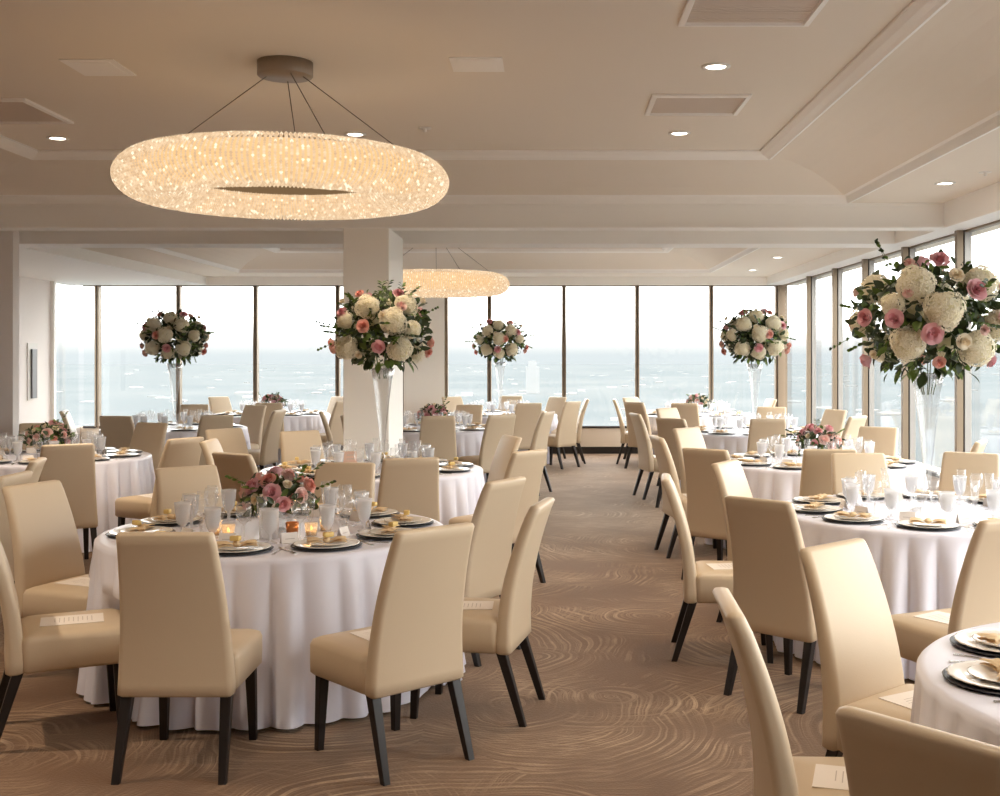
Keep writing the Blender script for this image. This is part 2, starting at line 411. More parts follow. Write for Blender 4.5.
mb = MB(); mb.box(-40, -18, 1900, 1920, -62, -18); mb.box(-36, -22, 1903, 1917, -18, -8)
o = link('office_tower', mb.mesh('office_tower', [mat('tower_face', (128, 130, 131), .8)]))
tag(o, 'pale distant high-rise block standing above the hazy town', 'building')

# ------------------------------------------------------------------ ceiling fittings
def vent(x0, x1, y0, y1, z, label, big):
    root = link('ceiling_vent', None, loc=((x0 + x1) / 2, (y0 + y1) / 2, z)); w, d = (x1 - x0) / 2, (y1 - y0) / 2
    tag(root, label, 'vent', 'ceiling vents')
    if not big:
        mb = MB(); mb.box(-w, w, -d, d, -.006, .004); link('plate', mb.mesh('vent_plate', [M['trimp']]), root)
        mb = MB(); mb.box(-w + .04, w - .04, -d + .04, d - .04, -.009, -.006); link('grille', mb.mesh('vent_grille', [M['trimp']]), root); return
    mb = MB(); ring(mb, -w, w, -d, d, [(0, .005), (0, -.015), (.03, -.02), (.035, -.004), (.035, .005)]); link('frame', mb.mesh('vent_frame', [M['trimp']]), root)
    mb = MB(); n = int(d * 2 / .03)
    mb.box(-w + .03, w - .03, -d + .03, d - .03, -.004, .004)
    if big:
        for i in range(n - 2): yy = -d + .045 + i * .03; mb.box(-w + .035, w - .035, yy, yy + .004, -.007, -.004)
    link('grille', mb.mesh('vent_grille', [M['vent']]), root)
vent(.66, 1.30, 7.40, 8.0, 3.34, 'square return-air grille between two ceiling downlights', True)
vent(.65, 1.31, 5.2, 5.83, 3.34, 'return-air grille cut by the top edge of the photo', True)
vent(-4.1, -3.43, 7.52, 8.29, 3.34, 'return-air grille in the dim warm corner of the ceiling', True)
vent(-2.79, -2.48, 6.53, 6.9, 3.34, 'small supply vent beside the chandelier on the dim ceiling', False)
vent(-.57, -.27, 6.48, 6.80, 3.34, 'small supply vent between chandelier mount and return grilles', False)

def downlight(x, y, z, label, spot=None):
    root = link('ceiling_downlight', None, loc=(x, y, z)); tag(root, label, 'ceiling light', 'recessed downlights')
    if not downlight.m:
        a = MB(); a.lathe([(.085, .002), (.085, -.006), (.06, -.008), (.055, .002)], 28)
        b = MB(); b.lathe([(.001, -.004), (.057, -.004)], 28)
        downlight.m = (a.mesh('downlight_rim', [M['white']]), b.mesh('downlight_lens', [M['lamp']]))
    link('rim', downlight.m[0], root); link('lens', downlight.m[1], root)
    l = bpy.data.lights.new('downlight_lamp', 'SPOT'); l.energy = spot or (120 if x < -3 else 48); l.color = (1, .82, .62); l.spot_size = radians(110); l.spot_blend = .8; l.shadow_soft_size = .05
    lo = bpy.data.objects.new('downlight_lamp', l); COL.objects.link(lo); lo.parent = root; lo.location = (0, 0, -.02)
downlight.m = None
for x, y, z, s in [(.965, 6.69, 3.34, 'round ceiling downlight between the two large return grilles'),
                   (.98, 8.7, 3.34, 'round ceiling downlight just beyond the square return grille'),
                   (-3.81, 8.9, 3.34, 'round downlight glowing in the dim warm end of the tray ceiling'),
                   (-1.48, 8.74, 3.34, 'round downlight just above the chandelier rim'),
                   (3.215, 9.36, Z1, 'round downlight in the ledge beside the glass wall'),
                   (3.05, 15.4, Z2, 'round downlight in the far bay ledge, nearer of its pair'),
                   (3.12, 17.7, Z2, 'round downlight in the far bay ledge, deeper of its pair'),
                   (-3.81, 4.7, 3.34, 'unseen downlight added to brighten the near tables beside the chandelier'),  # this and the following entries: out-of-view lamps added for extra illumination
                   (.965, 3.3, 3.34, 'unseen downlight added to light the near aisle'),
                   (-1.48, 3.0, 3.34, 'unseen downlight added to light the nearest round table'),
                   (-3.81, 1.5, 3.34, 'unseen downlight added to brighten the near end of the hall'),
                   (3.215, 5.0, Z1, 'unseen ledge downlight added to light the corner table')]:
    downlight(x, y, z, s)
mb = MB(); mb.lathe([(.0005, -.006), (.045, -.006), (.05, 0)], 20); mb.lathe([(.0005, -.03), (.014, -.028), (.012, -.006)], 12)
sp = link('sprinkler_head', mb.mesh('sprinkler_head', [M['white']]), loc=(-.925, 8.51, 3.34)); tag(sp, 'small round sprinkler cap on the ceiling past the chandelier', 'sprinkler', 'sprinkler caps')
s2 = sp.copy(); COL.objects.link(s2); s2.location = (3.33, 8.8, Z1); s2['label'] = 'small round sprinkler cap on the ledge beside the glass wall'

# narrow metal fixture on the side wall
mb = MB(); mb.box(0, .02, -.16, .16, -.45, .42, 0)
root = link('wall_fixture', mb.mesh('wall_fixture', [M['white']]), loc=(XL, 17.55, 1.42))
mb = MB(); mb.box(.02, .05, -.08, .08, -.42, .33); link('steel_strip', mb.mesh('steel_strip', [mat('grey_strip', (110, 108, 108), .4, metal=.5)]), root)
tag(root, 'narrow white wall fixture with a grey strip beside the corner window', 'wall fixture')

# ------------------------------------------------------------------ chandeliers
def make_chandelier(loc, zc, label):
    R_, a, b = .735, .195, .13
    root = link('ring_chandelier', None, loc=loc); tag(root, label, 'chandelier', 'crystal ring chandeliers')
    mb = MB(); mb.lathe([(.001, -.085), (.15, -.085), (.157, -.078), (.157, 0), (.001, 0)], 40); link('canopy', mb.mesh('canopy', [M['nickel']]), root)
    dz = zc - loc[2]
    for ang in (185, 300, 355, 95):
        t = radians(ang)
        mb = MB(); mb.tube([(.1 * cos(t), .1 * sin(t), -.08), (R_ * cos(t), R_ * sin(t), dz + b * .9)], .0026, 6)
        link('cable', mb.mesh('cable', [M['cable']]), root)
    # inner ring frame
    mb = MB()
    for rr, zz in ((R_ - .1, 0), (R_ + .1, 0), (R_, b * .8)):
        mb.tube([(rr * cos(2 * pi * i / 48), rr * sin(2 * pi * i / 48), dz + zz) for i in range(49)], .008, 6)
    link('ring_frame', mb.mesh('ring_frame', [M['nickel']]), root)
    bd = MB(); s = .0095
    nphi = 60
    per = 2 * pi * sqrt((a * a + b * b) / 2)
    for i in range(nphi):
        ph = 2 * pi * i / nphi
        if 92 < 360 * i / nphi < 182: continue
        rr = R_ + a * cos(ph); zz = b * sin(ph); nt_ = 216
        for j in range(nt_):
            th = 2 * pi * j / nt_
            c = Vector((rr * cos(th), rr * sin(th), dz + zz)); k = s * random.uniform(.85, 1.15)
            er = Vector((cos(th), sin(th), 0)); et = Vector((-sin(th), cos(th), 0)); ez = Vector((0, 0, 1))
            bd.add([c + er * k, c + et * k, c - er * k, c - et * k, c + ez * k * 1.15, c - ez * k * 1.15],
                   [(0, 1, 4), (1, 2, 4), (2, 3, 4), (3, 0, 4), (1, 0, 5), (2, 1, 5), (3, 2, 5), (0, 3, 5)], 0, False)
    o = link('crystal_beads', bd.mesh('crystal_beads', [M['bead']]), root); o['kind'] = 'stuff'; o['label'] = 'glowing warm strings of crystal beads'
    # diffuser tube behind the beads; its upper inner quarter is coloured as shade
    for nm, p0, p1, mt in (('light_tube', -178, 92, 'tube'), ('shaded_inner_wall', 92, 182, 'band')):
        dm = MB(); n = 72; L = []
        for j in range(n + 1):
            th = 2 * pi * j / n
            L.append([((R_ + .84 * a * cos(p)) * cos(th), (R_ + .84 * a * cos(p)) * sin(th), dz + .84 * b * sin(p)) for p in [radians(p0 + (p1 - p0) * q / 16) for q in range(17)]])
        dm.loops(L, 0, False, closed=False)
        link(nm, dm.mesh(nm, [M[mt]]), root)
    return root
M['band'] = emis('inner_wall_shade', (196, 156, 112), .16)  # dull brown glow paints the shade on the ring's inner wall
M['tube'] = emis('warm_light_tube', (244, 196, 138), .5)
ch1 = make_chandelier((-1.52, 6.6, 3.34), 2.66, 'large glowing crystal ring chandelier over the rose table, nearer of two')
ch2 = dup(ch1, (-1.45, 14.6, 3.24)); ch2['label'] = 'glowing crystal ring chandelier in the far bay, partly behind the column'
# ------------------------------------------------------------------ chairs
def chair_meshes():
    me = {}
    b = MB(); L = []
    n = 14
    for i in range(n + 1):
        t = i / n; z = .318 + .657 * t
        w = .462 - .085 * t; th = .075 - .022 * t
        yc = -.175 - .135 * t ** 1.7 + .012 * sin(pi * t)
        if i == 0: L.append(rrect(w - .03, th - .03, 0, yc, z - .004, .015))
        L.append(rrect(w - (.006 if i == 0 else 0), th, 0, yc, z + (.006 if i == 0 else 0) - (.008 if i == n else 0), .024))
    L.append(rrect(w - .012, th - .012, 0, yc, z + .002, .020)); L.append(rrect(w - .05, th - .04, 0, yc, z + .006, .006))
    b.loops(L); me['backrest'] = b.mesh('backrest', [M['leather']])
    s = MB(); y0, y1 = -.155, .285; yc = (y0 + y1) / 2; d = y1 - y0
    L = [rrect(.43, d - .03, 0, yc, .318, .02), rrect(.455, d, 0, yc, .330, .03), rrect(.462, d, 0, yc, .39, .035), rrect(.462, d, 0, yc, .445, .035),
         rrect(.448, d - .014, 0, yc, .465, .035), rrect(.40, d - .06, 0, yc, .476, .03), rrect(.25, d - .2, 0, yc, .481, .02)]
    s.loops(L); me['seat'] = s.mesh('seat', [M['leather']])
    def leg(x, yt, yb, sp):
        l = MB(); L = []
        for t in (0, .5, 1):
            w = .045 - .014 * t; L.append(rrect(w, w, x + sp * t, yt + (yb - yt) * t, .335 * (1 - t), .004, 2))
        L = L[::-1]; l.loops(L, smooth=False); return l
    me['legs'] = [leg(.185, .235, .25, .008).mesh('front_leg', [M['darkwood']]), leg(-.185, .235, .25, -.008).mesh('front_leg', [M['darkwood']]),
                  leg(.195, -.16, -.265, .012).mesh('rear_leg', [M['darkwood']]), leg(-.195, -.16, -.265, -.012).mesh('rear_leg', [M['darkwood']])]
    return me
CM = chair_meshes()
def chair_proto():
    root = link('dining_chair', None)
    link('backrest', CM['backrest'], root); link('seat', CM['seat'], root)
    for i, l in enumerate(CM['legs']): link('leg', l, root)
    return root

HOURS = ['twelve', 'one', 'two', 'three', 'four', 'five', 'six', 'seven', 'eight', 'nine', 'ten', 'eleven']
def hour_of(dx, dy): return int(round((90 - math.degrees(atan2(dy, dx))) / 30)) % 12

# name, x, y, seats phase, centrepiece, chairs [(rear x, rear y, facing or None)]
TABLES = [
 ('rose', 'candlelit rose table under the chandelier', -1.43, 6.0, -92, 'low',
   [(-1.475, 4.42, (0, 1)), (-.46, 4.56, (-.67, .743)), (-.045, 5.34, (-.98, .2)), (-.25, 6.3, (-.86, .5)), (-1.29, 7.26, None), (-2.21, 7.0, None), (-2.74, 6.1, (.9, -.35)), (-2.45, 4.96, (.90, .44))]),
 ('vase', 'tall-vase table nearest the glass wall', 2.20, 6.7, 180, 'tall',
   [(.99, 5.45, (.70, .71)), (.66, 6.45, (1, -.1)), (1.93, 4.8, (-.4, .9)), (1.13, 7.35, None), (2.13, 7.95, None), (2.93, 8.0, None)]),
 ('corner', 'corner table cut by the frame edge', 1.93, 3.15, 140, 'none',
   [(1.03, 4.15, None), (.505, 3.2, None), (.69, 2.1, None)]),
 ('column', 'tall-vase table before the square column', -1.42, 9.2, -90, 'tall',
   [(-.92, 7.6, None), (-.33, 9.65, None), (-.15, 8.2, None), (-2.72, 9.2, None), (-3.0, 10.6, None), (-2.2, 7.98, None), (-2.24, 10.3, None)]),
 ('side', 'rose-bowl table by the side windows', 2.26, 9.8, 170, 'low',
   [(.90, 9.6, None), (1.28, 10.75, None), (1.13, 8.35, None), (2.02, 8.3, None), (3.42, 9.15, None), (3.1, 10.85, None)]),
 ('third', 'tall-vase table in the far bay', 2.44, 13.7, 190, 'tall',
   [(1.0, 13.4, None), (1.30, 12.35, None), (2.33, 12.3, None), (3.42, 12.8, None), (1.50, 14.75, None), (2.9, 15.05, None), (3.55, 14.3, None)]),
 ('farrose', 'rose-bowl table at the far glass corner', 2.25, 17.6, 185, 'low',
   [(1.0, 17.7, None), (1.22, 16.65, None), (1.9, 16.25, None), (1.3, 18.5, None), (3.42, 17.8, None)]),
 ('farvase', 'tall-vase table at the end windows', -.77, 17.7, 175, 'tall',
   [(-.3, 16.3, None), (.12, 18.6, None), (.33, 16.85, None), (.56, 17.75, None), (-1.6, 18.75, None), (-.65, 19.05, None)]),
 ('behind', 'rose-bowl table behind the square column', -1.47, 14.3, 180, 'low',
   [(-1.25, 12.85, None), (-1.1, 15.7, None), (-.55, 13.1, None), (-.03, 13.75, None), (-2.78, 14.0, None), (-2.2, 12.95, None)]),
 ('dim', 'rose-bowl table before the wall stub', -4.5, 10.3, 0, 'low',
   [(-3.0, 9.45, None), (-3.68, 8.78, None), (-4.0, 11.55, None), (-5.1, 11.5, None)]),
 ('leftvase', 'tall-vase table past the wall stub', -4.7, 14.4, 10, 'tall',
   [(-4.85, 12.85, None), (-3.78, 13.05, None), (-5.95, 14.1, None), (-4.9, 15.85, None), (-4.0, 15.6, None), (-3.35, 14.2, None)]),
 ('cornerrose', 'rose-bowl table in the far end corner', -4.3, 17.8, 20, 'low',
   [(-5.4, 18.75, None), (-4.0, 16.35, None), (-3.45, 18.8, None), (-3.05, 17.05, None)]),
]
EXTRA = [(-3.35, 7.5, (-1, -.25)), (-3.08, 6.6, (-1, 0))]
R = .87

chairs_done = []
used = {}
def place_chair(rx, ry, face, label, group):
    l = sqrt(face[0] ** 2 + face[1] ** 2); fx, fy = face[0] / l, face[1] / l
    cx, cy = rx + fx * .30, ry + fy * .30
    rz = atan2(-fx, fy)
    if not chairs_done: o = chair_proto(); o.location = (cx, cy, 0); o.rotation_euler = (0, 0, rz)
    else: o = dup(chairs_done[0], (cx, cy, 0), rz)
    tag(o, label, 'chair', group); chairs_done.append(o); return (cx, cy, fx, fy)

pg = MB(); pg.box(-.09, .09, -.13, .13, 0, .002, 0)
for i in range(9): pg.box(-.05, .05 - (i % 3) * .01, .08 - i * .019, .083 - i * .019, .002, .0022, 1)
PGM = pg.mesh('programme_card', [M['paper'], M['ink']])

# ------------------------------------------------------------------ tables + cloths
def table_frame():
    root = link('banquet_table', None)
    mb = MB(); mb.lathe([(.001, .71), (.84, .71), (.85, .715), (.85, .735), (.84, .74), (.001, .74)], 48); link('tabletop', mb.mesh('tabletop', [mat('plywood_top', (170, 140, 100), .6)]), root)
    for sx in (-1, 1):
        for sy in (-1, 1):
            mb = MB(); mb.tube([(sx * .4, sy * .32, .71), (sx * .42, sy * .34, 0)], .016, 8); link('leg', mb.mesh('table_leg', [M['steel']]), root)
    return root
tf0 = None

def cloth_mesh(cx, cy, chairs, seed):
    rn = random.Random(seed); nA = 480
    folds = []
    n = rn.randint(38, 44); th = 0
    base = [rn.uniform(.8, 1.2) for _ in range(n)]; tot = sum(base); acc = 0; cuts = []
    for bse in base: cuts.append((acc / tot * 2 * pi, bse / tot * 2 * pi, rn.uniform(.35, 1.3))); acc += bse
    ph = rn.uniform(0, 2 * pi)
    def fold(a):
        a = (a + ph) % (2 * pi)
        for s, w, amp in cuts:
            if s <= a < s + w:
                u = (a - s) / w; return amp * (sin(pi * u) ** .85) - .55
        return 0
    def entry(a, ch, e):
        x, y, fx, fy = ch; sx, sy = fy, -fx                          # seat's forward and sideways axes
        ox, oy = -(x - cx), -(y - cy); dx, dy = cos(a), sin(a)
        t0, t1 = 0, 9
        for o_, d_, lo, hi in ((ox * fx + oy * fy, dx * fx + dy * fy, -.25 - e, .285 + e), (ox * sx + oy * sy, dx * sx + dy * sy, -.235 - e, .235 + e)):
            if abs(d_) < 1e-6:
                if not lo < o_ < hi: return None
                continue
            ta, tb = sorted(((lo - o_) / d_, (hi - o_) / d_)); t0 = max(t0, ta); t1 = min(t1, tb)
        return t0 if t0 < t1 and t0 > .2 else None
    cache = {}
    def lim(a, z):
        kz = min(1, max(0, (z - .505) / .12))
        if a not in cache:
            r = 9
            for ch in chairs:
                for e in (.02, .035, .05, .07, .09, .12):
                    q = entry(a, ch, e)
                    if q is not None: r = min(r, q + (e - .02) * 3)
            cache[a] = r
        return cache[a] + kz * .6
    zs = [(.0, 0), (.3, 0), (.6, 0), (.82, 0), (.855, 0)]
    L = []
    for r, _ in zs[1:]: L.append([(r * cos(2 * pi * j / nA), r * sin(2 * pi * j / nA), .7515) for j in range(nA)])
    L.append([((R + .002) * cos(2 * pi * j / nA), (R + .002) * sin(2 * pi * j / nA), .748) for j in range(nA)])
    steps = [.738, .72, .69, .65, .6, .55, .5, .44, .38, .31, .24, .17, .1, .045, .008]
    for z in steps:
        t = (.75 - z) / .74; row = []
        for j in range(nA):
            a = 2 * pi * j / nA; fo = fold(a)
            r = R + .012 + .075 * t ** 1.1 + (.020 + .055 * t) * fo * min(1, t * 5)
            lm = lim(a, z)
            if lm < r: r = lm
            row.append((r * cos(a), r * sin(a), z + (.008 if z < .03 else 0) * (1 + fo)))
        L.append(row)
    mb = MB(); mb.loops(L, 0, False)
    k = len(mb.v); mb.v.append((0, 0, .7515))
    for j in range(nA): mb.f.append((k, (j + 1) % nA, j)); mb.mi.append(0); mb.sm.append(True)
    return mb.mesh('tablecloth', [M['cloth']])

# ------------------------------------------------------------------ tableware meshes
TW = {}
mb = MB(); mb.lathe([(.001, .001), (.12, .001), (.164, .006), (.168, .010), (.163, .011), (.12, .005), (.001, .005)], 48); TW['charger'] = mb.mesh('charger_plate', [M['mat']])
wob = lambda i, t: 1 + .022 * abs(sin(11 * t)) if i in (2, 3, 4) else 1
mb = MB(); mb.lathe([(.001, 0), (.09, 0), (.148, .010), (.154, .0135), (.148, .0145), (.10, .007), (.09, .004), (.001, .004)], 88, wob=wob); TW['plate'] = mb.mesh('dinner_plate', [M['china']])
mb = MB(); mb.lathe([(.001, 0), (.06, 0), (.098, .010), (.102, .0125), (.097, .013), (.065, .006), (.001, .004)], 48); TW['salad'] = mb.mesh('salad_plate', [M['china2']])
def napkin():
    mb = MB()
    for s in (-1, 1):
        rows = []
        for i in range(7):
            t = i / 6; w = .012 + .038 * t
            row = []
            for j in range(9):
                u = j / 8 * 2 - 1
                row.append((s * (.012 + .078 * t), u * w, .012 + .010 * t + .012 * sin(pi * t) * (1 - .5 * abs(u)) + .003 * cos(u * 3 * pi) * t))
            rows.append(row)
        mb.loops(rows, 0, False, closed=False)
        mb.loops([[(x, y, z - .012) for x, y, z in r] for r in rows], 0, False, closed=False)
    L = []
    for i in range(9):
        t = i / 8 * 2 - 1; rr = .019 * sqrt(max(.02, 1 - t * t)); L.append([(rr * cos(2 * pi * j / 12), t * .022, .016 + rr * .8 * sin(2 * pi * j / 12)) for j in range(12)])
    mb.loops(L, 0)
    return mb.mesh('folded_napkin', [M['napkin']])
TW['napkin'] = napkin()
mb = MB(); L = [rrect(.048, .03, 0, 0, z, .006) for z in (0, .003, .019, .022)]; L[0] = rrect(.042, .025, 0, 0, 0, .005); L[3] = rrect(.042, .025, 0, 0, .022, .005); mb.loops(L)
TW['favour'] = mb.mesh('favour_box', [M['gold']])
def stemglass(bowl, stem_h, foot):
    p = [(foot, 0), (foot * .98, .003), (.008, .007), (.0045, .012), (.004, stem_h * .5), (.0045, stem_h - .006)]
    return p + [(r, stem_h + z) for r, z in bowl]
def gl(name, prof, m, n=20):
    mb = MB(); mb.lathe(prof, n); return mb.mesh(name, [m])
TW['goblet'] = gl('water_goblet', [(.036, 0), (.035, .004), (.012, .010), (.008, .02), (.009, .045), (.02, .055), (.031, .075), (.036, .11), (.040, .155), (.041, .168), (.039, .168), (.034, .11), (.028, .076), (.012, .06)], M['gob'])
TW['water'] = gl('iced_water', [(.001, .062), (.014, .064), (.026, .076), (.032, .11), (.036, .142), (.001, .143)], M['water'])
TW['wine'] = gl('wine_glass', stemglass([(.012, .002), (.030, .022), (.038, .05), (.037, .075), (.031, .105), (.030, .105)], .09, .034), M['wine'])
TW['flute'] = gl('champagne_flute', stemglass([(.010, .004), (.019, .03), (.024, .08), (.025, .13), (.0245, .13)], .085, .030), M['wine'])
TW['tumbler'] = gl('glass_tumbler', [(.001, .003), (.030, .003), (.031, 0), (.038, .11), (.0365, .11), (.03, .006)], M['gob'])
mb = MB(); mb.add([(-.042, -.016, 0), (.042, -.016, 0), (.042, 0, .05), (-.042, 0, .05), (-.042, .016, 0), (.042, .016, 0), (-.042, .0008, .0505), (.042, .0008, .0505)],
       [(0, 1, 2, 3), (6, 7, 5, 4), (3, 2, 7, 6)], 0, False)
for i, w in enumerate((.024, .016)): mb.add([(-w, -.0105 + i * .004, .020 - i * .012 + .0), (w, -.0105 + i * .004, .020 - i * .012), (w, -.0095 + i * .004, .0232 - i * .012), (-w, -.0095 + i * .004, .0232 - i * .012)], [(0, 1, 2, 3)], 1, False)
TW['card'] = mb.mesh('place_card', [M['paper'], M['ink']])
def cutlery(kind):
    mb = MB(); pts = [(0, -.10), (0, -.04), (0, .03), (0, .10)]
    if kind == 'knife': w = [.008, .006, .007, .009, .009, .002]; y = [-.105, -.06, 0, .02, .08, .105]
    else: w = [.008, .006, .004, .004, .011, .012, .009]; y = [-.095, -.06, 0, .035, .05, .07, .095]
    L = [[(-a, b_, .0), (-a, b_, .003), (a, b_, .003), (a, b_, 0)] for a, b_ in zip(w, y)]
    mb.loops(L, smooth=False); return mb.mesh(kind, [M['steel']])
TW['knife'] = cutlery('knife'); TW['fork'] = cutlery('fork')

# ------------------------------------------------------------------ flowers
def rose_mesh(name, m, m2, r=.045, seed=0):
    rn = random.Random(seed); mb = MB()
    # layers of cupped petals: (count, base radius, rim radius, rim height)
    for layer, (n, r0, r1, h) in enumerate(((3, .05, .20, .84), (3, .12, .36, .82), (4, .2, .54, .74), (5, .28, .74, .58), (6, .34, .96, .36))):
        off = rn.uniform(0, 2 * pi)
        for k in range(n):
            c = off + 2 * pi * k / n + rn.uniform(-.1, .1); wd = pi / n * 1.35; G = []; dr = rn.uniform(-.04, .06); tw = rn.uniform(-.05, .05)
            for i in range(5):
                t = i / 4; row = []
                for j in range(7):
                    u = j / 6 * 2 - 1
                    rr = r0 + (r1 + dr - r0) * t ** .75 + (.10 * (t > .9)) - .07 * u * u * t
                    z = -.42 + (h + .42) * t ** .8 - (.07 if t > .9 else 0) - .16 * u * u * t + tw * u
                    a = c + u * wd * (.6 + .4 * t) * (1 - .22 * (i == 4))
                    row.append((r * rr * cos(a), r * rr * sin(a), r * z))
                G.append(row)
            mb.loops(G, 1 if layer < 2 or (layer == 2 and k % 2) else 0, False, closed=False)
    mb.lathe([(.002, -.5 * r), (.28 * r, -.4 * r), (.2 * r, .2 * r), (.10 * r, .6 * r), (.001, .68 * r)], 8, 1)
    return mb.mesh(name, [m, m2])
def hyd_mesh(seed, r=.09):
    rn = random.Random(seed); mb = MB(); N_ = 120
    mb.lathe([(.001, -.75 * r), (.5 * r, -.6 * r), (.82 * r, -.1 * r), (.7 * r, .45 * r), (.3 * r, .78 * r), (.001, .82 * r)], 12, 1)
    for i in range(N_):
        z = 1 - 1.75 * (i + .5) / N_; ph = i * 2.39996
        q = sqrt(max(0, 1 - z * z)); n_ = Vector((q * cos(ph), q * sin(ph), z)); rr = r * rn.uniform(.93, 1.07) * (1 + .15 * sin(3 * ph + seed) * sin(2.5 * z + seed))
        c = Vector((n_.x * rr, n_.y * rr, n_.z * rr * .88))
        a = n_.cross(Vector((.3, .2, 1))).normalized(); b = n_.cross(a); t0 = rn.uniform(0, pi); s = r * .25
        for k in range(4):
            t = t0 + k * pi / 2; d = a * cos(t) + b * sin(t); e = -a * sin(t) + b * cos(t)
            mb.add([c, c + s * (.55 * d + .42 * e) + n_ * s * .12, c + s * 1.05 * d - n_ * s * .1, c + s * (.55 * d - .42 * e) + n_ * s * .12], [(0, 1, 2, 3)], 0, False)
    return mb.mesh('hydrangea', [M['hyd'], M['hydg']])
HYD = [hyd_mesh(i) for i in range(3)]
ROSE = {c: rose_mesh('rose_' + c, M[c], mat(c + '_heart', h, .6), seed=i) for i, (c, h) in enumerate((('pink', (214, 146, 152)), ('blush', (230, 184, 174)), ('coral', (216, 140, 126)), ('ivory', (232, 214, 180))))}

def add_leaf(mb, p, d, n_, ln, w, mi):
    d = d.normalized(); s = d.cross(n_).normalized(); n_ = s.cross(d)
    prof = [(0, 0, 0), (.25, .38, .02), (.5, .5, .03), (.78, .32, 0), (1, 0, -.08)]
    vs = []
    for t, ww, h in prof: vs += [p + d * ln * t + s * w * ww + n_ * ln * (h + ww * .12), p + d * ln * t + n_ * ln * h, p + d * ln * t - s * w * ww + n_ * ln * (h + ww * .12)]
    fs = []
    for i in range(4): fs += [(3 * i, 3 * i + 1, 3 * i + 4, 3 * i + 3), (3 * i + 1, 3 * i + 2, 3 * i + 5, 3 * i + 4)]
    mb.add(vs, fs, mi)
def foliage_mesh(rx, rz, n, seed, ln=.07, low=-.9):
    rn = random.Random(seed); mb = MB()
    for i in range(n):
        z = rn.uniform(low, 1); ph = rn.uniform(0, 2 * pi); q = sqrt(max(0, 1 - z * z)); n_ = Vector((q * cos(ph), q * sin(ph), z))
        k = rn.uniform(.62, 1.0); p = Vector((n_.x * rx * k, n_.y * rx * k, n_.z * rz * k))
        d = (n_ * .5 + Vector((rn.uniform(-1, 1), rn.uniform(-1, 1), rn.uniform(-1, .8)))).normalized()
        l = ln * rn.uniform(.7, 1.25)
        add_leaf(mb, p, d, n_ + Vector((rn.uniform(-.4, .4),) * 3), l, l * rn.uniform(.4, .62), 0 if rn.random() < .78 else 1)
    for i in range(n // 45):                                        # wispy sprigs that stick out
        ph = rn.uniform(0, 2 * pi); z = rn.uniform(low + .5, .9); q = sqrt(1 - z * z); n_ = Vector((q * cos(ph), q * sin(ph), z))
        p0 = Vector((n_.x * rx * .8, n_.y * rx * .8, n_.z * rz * .8)); L_ = ln * rn.uniform(2.0, 3.2)
        dr = (n_ + Vector((rn.uniform(-.4, .4), rn.uniform(-.4, .4), rn.uniform(-.3, .3)))).normalized()
        mb.tube([p0, p0 + dr * L_ * .5, p0 + dr * L_], .0015, 4, 1)
        for t in (.35, .55, .75, .9, 1):
            for s in (-1, 1):
                sd = dr.cross(Vector((0, 0, 1))).normalized() * s
                add_leaf(mb, p0 + dr * L_ * t, dr * .6 + sd, n_, ln * .55, ln * .26, 1 if rn.random() < .5 else 0)
    return mb
def face_out(o, d, rn):
    q = Vector(d).normalized().to_track_quat('Z', 'Y'); o.rotation_euler = (q.to_matrix() @ Matrix.Rotation(rn.uniform(0, 6.28), 3, 'Z')).to_euler()

VP = [(.095, 0), (.097, .006), (.08, .014), (.03, .022), (.022, .05), (.034, .075), (.020, .10), (.016, .13), (.024, .24), (.038, .38), (.055, .54), (.074, .70), (.095, .80), (.093, .802), (.071, .70), (.052, .54), (.035, .38), (.02, .24), (.01, .15)]
mb = MB(); mb.lathe(VP, 32); VASEM = mb.mesh('trumpet_vase', [M['vase']])

